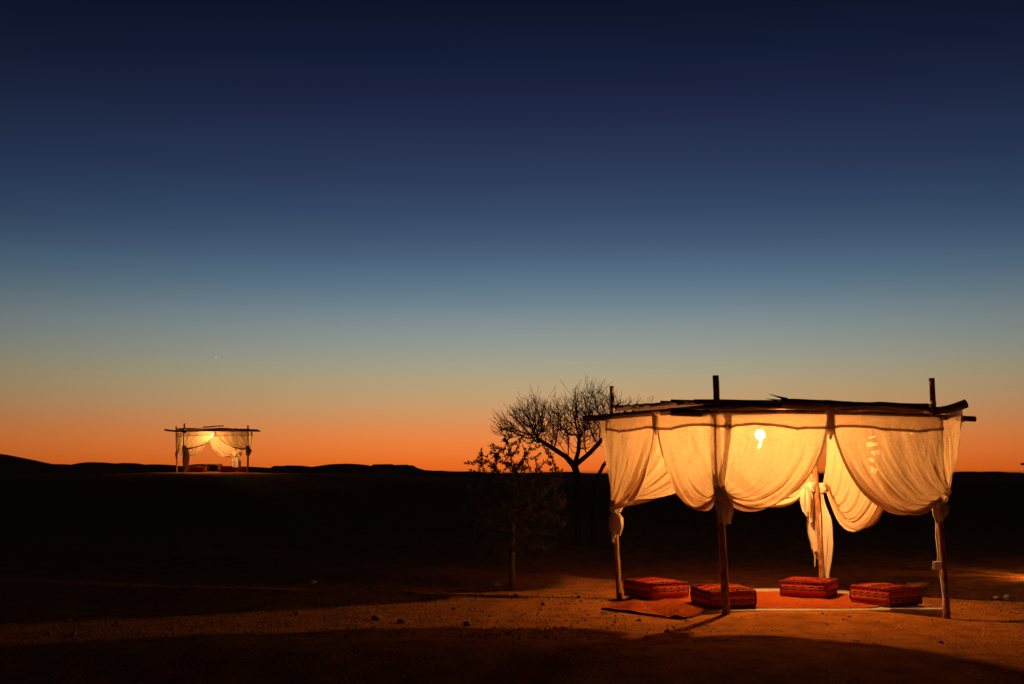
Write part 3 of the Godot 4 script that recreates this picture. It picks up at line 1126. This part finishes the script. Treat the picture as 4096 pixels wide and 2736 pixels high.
	for e in 4:
		var a: Vector2 = q[e]
		var b: Vector2 = q[(e + 1) % 4]
		var pts := PackedVector3Array()
		var uvs := PackedVector2Array()
		var nin := Vector2(-(b - a).y, (b - a).x).normalized()
		if nin.dot((q[(e + 2) % 4] - a)) < 0:
			nin = -nin
		for row in [[-0.3, 0.0], [0.035, 0.0], [0.046, 0.006], [0.05, 0.02]]:
			for i in sub + 1:
				var t := float(i) / sub
				var p: Vector2 = a.lerp(b, t) + nin * (row[1] + 0.012 * fine_noise.get_noise_2d(t * 60.0 + e * 100.0, row[0] * 30.0))
				pts.append(Vector3(p.x, row[0], p.y))
				uvs.append(Vector2(t, row[0]))
		s.grid(pts, uvs, sub + 1, 4)
	var pts := PackedVector3Array()
	var uvs := PackedVector2Array()
	var mid: Vector2 = (q[0] + q[1] + q[2] + q[3]) / 4.0
	for j in 2:
		for i in 2:
			var p: Vector2 = q[[0, 1, 3, 2][j * 2 + i]]
			p = mid + (p - mid) * 0.987
			pts.append(Vector3(p.x, 0.0498, p.y))
			uvs.append(p)
	s.grid(pts, uvs, 2, 2)
	struct(put("platform", s, M.concrete))
	rug()
	var cg := "striped floor cushions of the large pavilion"
	cushion("leftmost striped wool floor cushion, beside the leftmost post", cg, Vector3(1.99, 0.068, -12.76) + 0.31 * (Vector3(-cos(0.49), 0, -sin(0.49)) + Vector3(sin(0.49), 0, -cos(0.49))), 0.49 - PI / 2 * 0, 0.6, 0.185, 1)
	cushion("shaded striped floor cushion standing behind the nearest post", cg, Vector3(2.32, 0.068, -12.02) + 0.31 * (Vector3(cos(0.2), 0, -sin(0.2)) + Vector3(-sin(0.2), 0, -cos(0.2))), 0.2, 0.6, 0.185, 2)
	cushion("brightly lit striped floor cushion in front of the rear post", cg, Vector3(3.99, 0.068, -12.88) + 0.31 * (Vector3(-cos(0.52), 0, -sin(0.52)) + Vector3(sin(0.52), 0, -cos(0.52))), -0.52, 0.6, 0.185, 3)
	cushion("rightmost striped floor cushion at the rug's right end", cg, Vector3(4.5, 0.068, -12.13) + 0.31 * (Vector3(cos(0.55), 0, -sin(0.55)) + Vector3(-sin(0.55), 0, -cos(0.55))), 0.55, 0.6, 0.185, 4)
	# socket box and cable on the right post
	var box := base("socket_box", Vector3(5.0, 0.0, -11.95))
	s = Shape.new()
	s.box(Vector3(-0.005, 0.565, 0.0), Vector3(0.085, 0.095, 0.05), Basis(Vector3.UP, -0.35))
	s.box(Vector3(0.004, 0.565, 0.03), Vector3(0.07, 0.08, 0.016), Basis(Vector3.UP, -0.35))
	put("case", s, M.plastic, box)
	s = Shape.new()
	s.tube(pv([Vector3(0.02, 1.15, 0), Vector3(0.0, 0.9, 0.012), Vector3(0.012, 0.7, 0.01), Vector3(0.012, 0.62, 0.0)]), taper(0.006, 0.006, 4), 6)
	s.tube(pv([Vector3(0.02, 0.52, 0), Vector3(0.035, 0.35, 0.012), Vector3(0.045, 0.18, 0.02), Vector3(0.04, 0.075, 0.01), Vector3(-0.02, 0.06, -0.06), Vector3(-0.3, 0.058, -0.09), Vector3(-0.55, 0.058, -0.085)]), taper(0.007, 0.007, 7), 6)
	put("cable", s, M.plastic, box)
	tag(box, "small white socket box with cable on the right front post", "socket box")

func rug() -> void:
	var s := Shape.new()
	var n := 70
	var edge := PackedVector2Array([Vector2(1.1, -12.5), Vector2(1.45, -12.05), Vector2(1.83, -11.66), Vector2(2.0, -11.64), Vector2(2.3, -12.06), Vector2(3.3, -12.12), Vector2(4.35, -12.2), Vector2(4.45, -13.0), Vector2(4.3, -13.62), Vector2(3.2, -13.75), Vector2(1.75, -13.82), Vector2(1.5, -13.3)])
	var mid := Vector2(2.9, -12.85)
	var rings := 26
	for face in 2:
		var pts := PackedVector3Array()
		var uvs := PackedVector2Array()
		for j in rings:
			var f := j / (rings - 1.0)
			for i in n + 1:
				var u := float(i % n) / n * edge.size()
				var k := int(u)
				var e := edge[k].cubic_interpolate(edge[(k + 1) % edge.size()], edge[(k + edge.size() - 1) % edge.size()], edge[(k + 2) % edge.size()], u - k)
				var p: Vector2 = mid.lerp(e, f) + Vector2(1, 0.6) * 0.02 * fine_noise.get_noise_2d(u * 9.0, 3.0) * f
				# rests on the slab and hangs over its left edge onto the sand
				var slab := smoothstep(-0.28, 0.06, p.x - lerpf(2.03, 1.62, (-11.93 - p.y) / 2.0)) * smoothstep(-11.78, -11.98, p.y)
				var y := lerpf(ground_at(p.x, p.y) + 0.008, 0.056, slab) + (0.012 + 0.02 * smoothstep(2.2, 1.9, p.x)) * maxf(0.0, fine_noise.get_noise_2d(p.x * 11.0, p.y * 11.0) + 0.35)
				# rucked up beside the leftmost cushion
				y += 0.09 * exp(-pow((p.x - 1.5) / 0.16, 2.0) - pow((p.y + 12.45) / 0.3, 2.0)) + 0.03 * exp(-pow((p.x - 1.95) / 0.12, 2.0) - pow((p.y + 11.9) / 0.3, 2.0))
				if face == 1:
					y -= 0.012
				pts.append(Vector3(p.x, y, p.y))
				uvs.append(p)
		s.grid(pts, uvs, n + 1, rings)
	var a := (rings - 1) * (n + 1)
	var b := rings * (n + 1) + a
	for i in n:
		s.quad(a + i, a + i + 1, b + i + 1, b + i)
	var o := put("rug", s, M.rug)
	# shaggy pile
	var tuft := Shape.new()
	tuft.v = pv([Vector3(-0.3, 0, -0.2), Vector3(0.3, 0, -0.2), Vector3(0, 0, 0.35), Vector3(0.25, 1, 0.1)])
	tuft.uv = PackedVector2Array([Vector2.ZERO, Vector2.ZERO, Vector2.ZERO, Vector2.ZERO])
	for t in [[0, 3, 1], [1, 3, 2], [2, 3, 0]]:
		tuft.tri(t[0], t[1], t[2])
	var rng := RandomNumberGenerator.new()
	rng.seed = 17
	var mm := MultiMesh.new()
	mm.transform_format = MultiMesh.TRANSFORM_3D
	mm.mesh = tuft.mesh()
	mm.instance_count = 16000
	for k in mm.instance_count:
		var r := int((rings - 2) * sqrt(rng.randf()))
		var i := rng.randi_range(0, n - 1)
		var a0 := s.v[r * (n + 1) + i]
		var a1 := s.v[(r + 1) * (n + 1) + i]
		var a2 := s.v[r * (n + 1) + i + 1]
		var p := a0 + (a1 - a0) * rng.randf() + (a2 - a0) * rng.randf()
		var sz := rng.randf_range(0.006, 0.014) * (1.5 if p.x < 2.1 else 1.0)
		mm.set_instance_transform(k, Transform3D(Basis(Vector3.UP, rng.randf() * TAU).scaled(Vector3(sz, sz * 1.1, sz)), p - Vector3.UP * 0.001))
	var pile := MultiMeshInstance3D.new()
	pile.name = "pile"
	pile.multimesh = mm
	pile.material_override = M.rug
	pile.set_meta("kind", "stuff")
	o.add_child(pile)
	tag(o, "worn orange red rug spread under the striped floor cushions", "rug")

func far_pavilion() -> void:
	var z := -57.0
	var gy := ground_at(-17.0, -56.5)
	var L := Vector3(-19.55, gy, -58.6)
	var F := Vector3(-18.42, gy, -56.4)
	var R := Vector3(-14.95, gy, -56.8)
	var B := Vector3(-16.2, gy, -58.8)
	var P := {
		"L": L, "F": F, "R": R, "B": B,
		"Lt": Vector3(-19.72, 4.35, -58.6), "Ft": Vector3(-18.52, 4.4, -56.4), "Rt": Vector3(-15.03, 4.31, -56.8), "Bt": Vector3(-16.24, 4.25, -58.8),
		"rL": 0.05, "rF": 0.065, "rR": 0.06, "rB": 0.05,
		"beams": [
			[[Vector3(-19.2, 3.98, -56.3), Vector3(-18.5, 3.97, -56.3), Vector3(-17.0, 4.0, -56.5), Vector3(-15.1, 3.99, -56.7), Vector3(-14.3, 3.98, -56.8)], 0.045, 0.035],
			[[Vector3(-19.7, 4.05, -58.8), Vector3(-19.0, 4.0, -57.6), Vector3(-18.4, 3.9, -56.2)], 0.04, 0.06],
			[[Vector3(-20.35, 4.13, -58.5), Vector3(-19.6, 4.05, -58.5), Vector3(-18.0, 4.05, -58.7), Vector3(-16.1, 4.05, -58.9)], 0.055, 0.04],
			[[Vector3(-16.3, 4.05, -58.9), Vector3(-15.5, 4.03, -57.6), Vector3(-14.85, 4.02, -56.5)], 0.04, 0.05],
		],
		"lash": 4.0,
		"roof": [Vector3(-18.5, 4.03, -56.4), Vector3(-15.0, 4.03, -56.7), Vector3(-16.0, 4.09, -58.7), Vector3(-19.4, 4.09, -58.4)],
		"extra": [[Vector3(-19.0, 4.1, -56.5), Vector3(-16.4, 4.13, -56.6), 0.03, 0.035], [Vector3(-17.45, 4.19, -56.4), Vector3(-16.3, 4.26, -56.4), 0.035, 0.03], [Vector3(-16.6, 4.12, -56.5), Vector3(-14.4, 4.04, -56.7), 0.04, 0.03]],
	}
	frame("small distant wooden pole frame on the dark rise at the left", P, 23, 14, "")
	var g := "curtains of the distant pavilion"
	var small := {"nu": 44, "nv": 36}
	var top := 3.95
	var of := Vector3(0, 0, 1)
	var mk := func(label: String, q: Dictionary):
		q.merge(small)
		q.merge({"header": 0.24, "amp": 0.05})
		curtain(label, g, q)
	var c_fr := Vector3(-16.78, top, -56.55)
	mk.call("distant pavilion's front curtain behind its glowing bulb, tied to the thick draped post", {"outer": Vector3(-18.5, top, -56.34), "inner": c_fr, "tie": Vector3(-18.43, 3.0, -56.38), "out": of, "seed": 51, "strap": true, "d1": 0.62, "d2": 0.18, "k2": 0.4, "folds": 5.0, "knot": 0.13, "tails": [{"at": Vector3(0.1, 0.0, 0.0), "long": 1.5, "wide": 0.15}]})
	mk.call("distant pavilion's front curtain swept to its rightmost post", {"outer": Vector3(-15.0, top, -56.72), "inner": c_fr, "tie": Vector3(-15.0, 3.0, -56.76), "out": of, "seed": 52, "d1": 0.62, "d2": 0.25, "k2": 0.36, "folds": 5.0, "knot": 0.12, "tails": [{"at": Vector3(0.08, 0.0, 0.0), "long": 0.5, "wide": 0.14}]})
	var ol := Vector3(-0.88, 0, 0.47).normalized()
	var c_lf := Vector3(-18.98, top, -57.5)
	mk.call("narrow curtain on the distant pavilion's left face beside its thick draped post", {"outer": Vector3(-18.5, top, -56.4), "inner": c_lf, "tie": Vector3(-18.45, 3.0, -56.4), "out": ol, "seed": 53, "strap": true, "folds": 4.0})
	mk.call("narrow curtain on the distant pavilion's left face tied to its leftmost post", {"outer": Vector3(-19.65, top, -58.6), "inner": c_lf, "tie": Vector3(-19.55, 2.8, -58.6), "out": ol, "seed": 54, "folds": 4.0, "d1": 0.6, "d2": 0.15, "knot": 0.13, "tails": [{"at": Vector3(-0.04, 0.0, 0.0), "long": 0.4, "wide": 0.14}]})
	var ob := Vector3(0, 0, -1)
	var c_lb := Vector3(-17.85, top, -58.7)
	mk.call("rear left curtain of the distant pavilion, low swag behind the draped post", {"outer": Vector3(-19.5, top, -58.6), "inner": c_lb, "tie": Vector3(-19.5, 2.8, -58.62), "out": ob, "seed": 55, "folds": 5.0, "d1": 0.95, "d2": 0.75, "k2": 0.42})
	mk.call("deep rear curtain below the bulb of the distant pavilion, tied to rear post", {"outer": Vector3(-16.25, top, -58.85), "inner": c_lb, "tie": Vector3(-16.22, 2.72, -58.8), "out": ob, "seed": 56, "strap": true, "folds": 6.0, "d1": 0.95, "d2": 0.38, "k2": 0.42, "knot": 0.14, "tails": [{"at": Vector3(0.05, -0.1, 0.0), "long": 1.2, "wide": 0.22}]})
	var orr := Vector3(0.85, 0, -0.5).normalized()
	var c_br := Vector3(-15.5, top, -57.7)
	mk.call("small swag right of the distant pavilion's rear post", {"outer": Vector3(-16.1, top, -58.75), "inner": c_br, "tie": Vector3(-16.15, 2.78, -58.75), "out": orr, "seed": 57, "strap": true, "folds": 4.0, "d2": 0.4, "k2": 0.5})
	mk.call("curtain wrapped past the right corner of the distant pavilion", {"outer": Vector3(-14.72, top, -56.6), "inner": c_br, "tie": Vector3(-14.92, 3.0, -56.8), "out": orr, "seed": 58, "folds": 3.0, "d2": 0.2, "belly": 0.1})
	lamp("tiny glowing bulb hanging inside the distant pavilion", Vector3(-17.2, 3.79, -57.3), 4.1, 9.0)
	var cg := "striped floor cushions of the distant pavilion"
	var cy := gy + 0.02
	cushion("striped cushion beside the draped post of the distant pavilion", cg, Vector3(-18.25, cy, -57.3), 0.5, 0.75, 0.25, 21)
	cushion("dark striped cushion left of the low table in the distant pavilion", cg, Vector3(-17.75, cy, -56.75), 0.1, 0.72, 0.27, 22)
	cushion("striped cushion right of the low table in the distant pavilion", cg, Vector3(-16.25, cy, -56.9), 0.5, 0.7, 0.25, 23)
	cushion("striped cushion at the foot of the distant pavilion's rear post", cg, Vector3(-15.75, cy, -57.8), 0.2, 0.75, 0.23, 24)
	var t := base("low_table", Vector3(-17.2, gy - 0.09, -57.9))
	var s := Shape.new()
	s.box(Vector3(0, 0.53, 0), Vector3(0.82, 0.05, 0.5))
	put("tabletop", s, M.table_wood, t)
	for x in [-0.35, 0.35]:
		for zz in [-0.24, 0.24]:
			s = Shape.new()
			s.box(Vector3(x, 0.25, zz), Vector3(0.07, 0.51, 0.07))
			put("leg", s, M.table_wood, t)
	tag(t, "dark low table between the cushions of the distant pavilion", "table")

func _ready() -> void:
	view_and_sky()
	ground_noise.seed = 5
	ground_noise.frequency = 0.35
	fine_noise.seed = 6
	fine_noise.frequency = 0.4
	cloth_noise.seed = 7
	cloth_noise.frequency = 0.02
	make_materials()
	build_ground()
	# --- distant ridges
	ridge("dunes", PackedVector2Array([Vector2(-371.8, 7.88), Vector2(-309.2, 11.01), Vector2(-257.0, 14.14), Vector2(-230.7, 12.57), Vector2(-214.8, 10.43), Vector2(-203.9, 8.12), Vector2(-193.3, 5.90), Vector2(-189.5, 5.99), Vector2(-184.1, 5.59), Vector2(-179.3, 6.43), Vector2(-174.4, 6.87), Vector2(-169.9, 6.52), Vector2(-165.0, 6.25), Vector2(-160.1, 6.52), Vector2(-154.7, 5.72), Vector2(-148.5, 5.90), Vector2(-142.2, 5.46), Vector2(-137.7, 4.93), Vector2(-130.2, 5.99), Vector2(-123.0, 5.37), Vector2(-116.3, 5.02), Vector2(-109.7, 4.79), Vector2(-99.7, 4.22), Vector2(-94.8, 4.40), Vector2(-90.5, 5.02), Vector2(-86.5, 4.66), Vector2(-83.0, 4.75), Vector2(-75.8, 5.81), Vector2(-68.7, 6.17), Vector2(-62.9, 5.81), Vector2(-58.0, 4.93), Vector2(-54.9, 4.04), Vector2(-51.7, 3.25), Vector2(-41.6, 1.13), Vector2(-25.9, -0.94), Vector2(57.7, -1.98)]), 420.0, 120.0, 160.0, M.dune, 61)
	ridge("dunes", PackedVector2Array([Vector2(-85.7, -0.57), Vector2(-55.9, 0.91), Vector2(-40.9, 2.09), Vector2(-36.9, 2.73), Vector2(-32.8, 2.95), Vector2(-28.7, 3.04), Vector2(-26.1, 2.95), Vector2(-23.6, 2.73), Vector2(-20.9, 2.76), Vector2(-20.4, 2.82), Vector2(-19.8, 2.57), Vector2(-14.7, 2.47), Vector2(-11.5, 2.54), Vector2(-8.3, 2.22), Vector2(-3.8, 2.00), Vector2(3.1, 2.02), Vector2(11.4, 2.24), Vector2(17.3, 2.39), Vector2(21.8, 1.95), Vector2(26.3, 1.65), Vector2(41.2, 2.02), Vector2(63.7, 2.39), Vector2(93.5, 1.80), Vector2(116.0, 2.09), Vector2(133.1, 2.24), Vector2(136.9, 2.47), Vector2(140.2, 2.09), Vector2(142.9, 2.47), Vector2(148.1, 2.17), Vector2(150.3, 2.17), Vector2(153.0, 1.43), Vector2(168.3, 2.39), Vector2(205.7, 3.13), Vector2(265.4, 2.02)]), 300.0, 90.0, 120.0, M.dune, 62)
	ridge("mesa", PackedVector2Array([Vector2(-225.9, 1.65), Vector2(-213.7, 6.99), Vector2(-212.6, 7.77), Vector2(-203.2, 7.65), Vector2(-202.8, 8.10), Vector2(-190.2, 7.99), Vector2(-181.2, 6.99), Vector2(-145.3, 4.98), Vector2(-129.6, 4.98), Vector2(-124.1, 8.99), Vector2(-122.9, 9.10), Vector2(-107.7, 9.32), Vector2(-106.6, 8.55), Vector2(-93.8, 8.88), Vector2(-93.3, 8.32), Vector2(-89.3, 8.21), Vector2(-85.2, 5.87), Vector2(-78.0, 3.87), Vector2(-64.5, 0.54)]), 900.0, 120.0, 160.0, M.mesa, 63, 0.0)
	large_pavilion()
	far_pavilion()
	bare_tree()
	leafy_tree()
	# --- far timber frame whose beam end just enters at the right edge
	var ff := base("timber_frame", Vector3(43.6, 0.0, -85.0))
	pole(ff, "post", Vector3(-0.05, 0, 0), Vector3(0, 2.33, 0), 0.07, 0.06, M.log, 71)
	pole(ff, "beam", Vector3(-0.45, 2.36, 0), Vector3(3.2, 2.4, -0.2), 0.09, 0.08, M.log, 72)
	pole(ff, "post", Vector3(2.9, 0, -0.2), Vector3(2.9, 2.35, -0.2), 0.07, 0.06, M.log, 73)
	tag(ff, "distant post and crossbeam at the far right edge under the horizon", "frame")
	# --- a caged lantern on the sand, whose barred light rakes in from the right
	var lan := base("ground_lantern", Vector3(8.5, ground_at(8.5, -16.0), -16.0))
	var s := Shape.new()
	s.tube(pv([Vector3(0, 0, 0), Vector3(0, 0.05, 0)]), taper(0.11, 0.11, 2), 16)
	put("lantern_base", s, M.dark_metal, lan)
	for k in 8:
		s = Shape.new()
		var a := TAU * k / 8.0
		s.tube(pv([Vector3(cos(a) * 0.1, 0.04, sin(a) * 0.1), Vector3(cos(a) * 0.1, 0.3, sin(a) * 0.1)]), taper(0.012, 0.012, 2), 6)
		put("bar", s, M.dark_metal, lan)
	s = Shape.new()
	s.tube(pv([Vector3(0, 0.29, 0), Vector3(0, 0.31, 0), Vector3(0, 0.4, 0)]), PackedFloat32Array([0.12, 0.12, 0.03]), 16)
	put("lantern_cap", s, M.dark_metal, lan)
	var bulb := SphereMesh.new()
	bulb.radius = 0.03
	bulb.height = 0.06
	put_mesh("bulb", bulb, M.glow, lan, Vector3(0, 0.2, 0))
	var l := OmniLight3D.new()
	l.name = "lantern_light"
	l.light_color = lin(1.0, 0.5, 0.16)
	l.light_energy = 2.2
	l.light_size = 0.02
	l.omni_range = 40.0
	l.omni_attenuation = 2.0
	l.shadow_enabled = true
	l.position = Vector3(0, 0.2, 0)
	lan.add_child(l)
	tag(lan, "low caged lantern on the sand just beyond the right edge", "lantern")
	# --- stones and gravel
	var rng := RandomNumberGenerator.new()
	rng.seed = 9
	for d in [[-1.53, -11.54, 0.055, "dark stone on the lit sand, leftmost of the three larger stones"], [-1.22, -11.26, 0.05, "dark stone on the lit sand, middle of the three larger stones"], [-0.48, -11.08, 0.05, "dark stone on the lit sand, nearest of the three to the pavilion"],
			[-0.22, -14.9, 0.05, "pale stone at the foot of the young leafy tree"], [6.48, -13.32, 0.06, "pale stone right of the large pavilion, the larger of two"], [6.36, -13.4, 0.035, "pale stone right of the large pavilion, the smaller of two"], [-2.97, -15.2, 0.05, "pale stone alone on the dark sand at the left"]]:
		var o := put("stone", stone_shape(int(d[0] * 100.0), 8), M.pale_stone if str(d[3]).begins_with("pale") else M.stone, null, Vector3(d[0], ground_at(d[0], d[1]) + d[2] * 0.35, d[1]))
		o.scale = Vector3.ONE * d[2]
		tag(o, d[3], "stone", "larger stones on the sand")
	for kind in 3:
		var xf := []
		while xf.size() < 3000:
			var x := rng.randf_range(-5.0, 8.0)
			var z := rng.randf_range(-15.5, -9.8)
			var smooth_sand := exp(-pow((x - 4.4) / 2.3, 4.0)) * exp(-pow((z + 10.8) / 1.1, 4.0))
			if rng.randf() < smooth_sand * 0.994:
				continue
			if ground_noise.get_noise_2d(x * 2.2 + kind * 40.0, z * 2.2) < rng.randf_range(-0.45, 0.3):
				continue
			if x > 1.3 and x < 5.1 and z < -11.6 and z > -14.4:
				continue
			var sz := 0.0035 + 0.014 * pow(rng.randf(), 4.0) + (rng.randf_range(0.01, 0.028) if rng.randf() < 0.008 else 0.0)
			var b := Basis(Vector3.UP, rng.randf() * TAU).scaled(Vector3.ONE * sz)
			xf.append(Transform3D(b, Vector3(x, ground_at(x, z) + sz * 0.3, z)))
		var mm := MultiMesh.new()
		mm.transform_format = MultiMesh.TRANSFORM_3D
		mm.mesh = stone_shape(90 + kind, 4).mesh()
		mm.instance_count = xf.size()
		for k in xf.size():
			mm.set_instance_transform(k, xf[k])
		var o := MultiMeshInstance3D.new()
		o.name = numbered("gravel")
		o.multimesh = mm
		o.material_override = M.stone
		add_child(o)
		tag(o, "loose gravel scattered over the lit sand", "gravel", "gravel on the sand", "stuff")
	# --- first stars
	for d in [[-748.0, 291.0, 1.7, "single faint star low in the sky above the distant pavilion"]]:
		var st := SphereMesh.new()
		st.radius = d[2]
		st.height = 2.0 * d[2]
		st.radial_segments = 12
		st.rings = 6
		var o := put_mesh("star", st, M.star, null, Vector3(d[0], d[1], -2500.0))
		tag(o, d[3], "star")
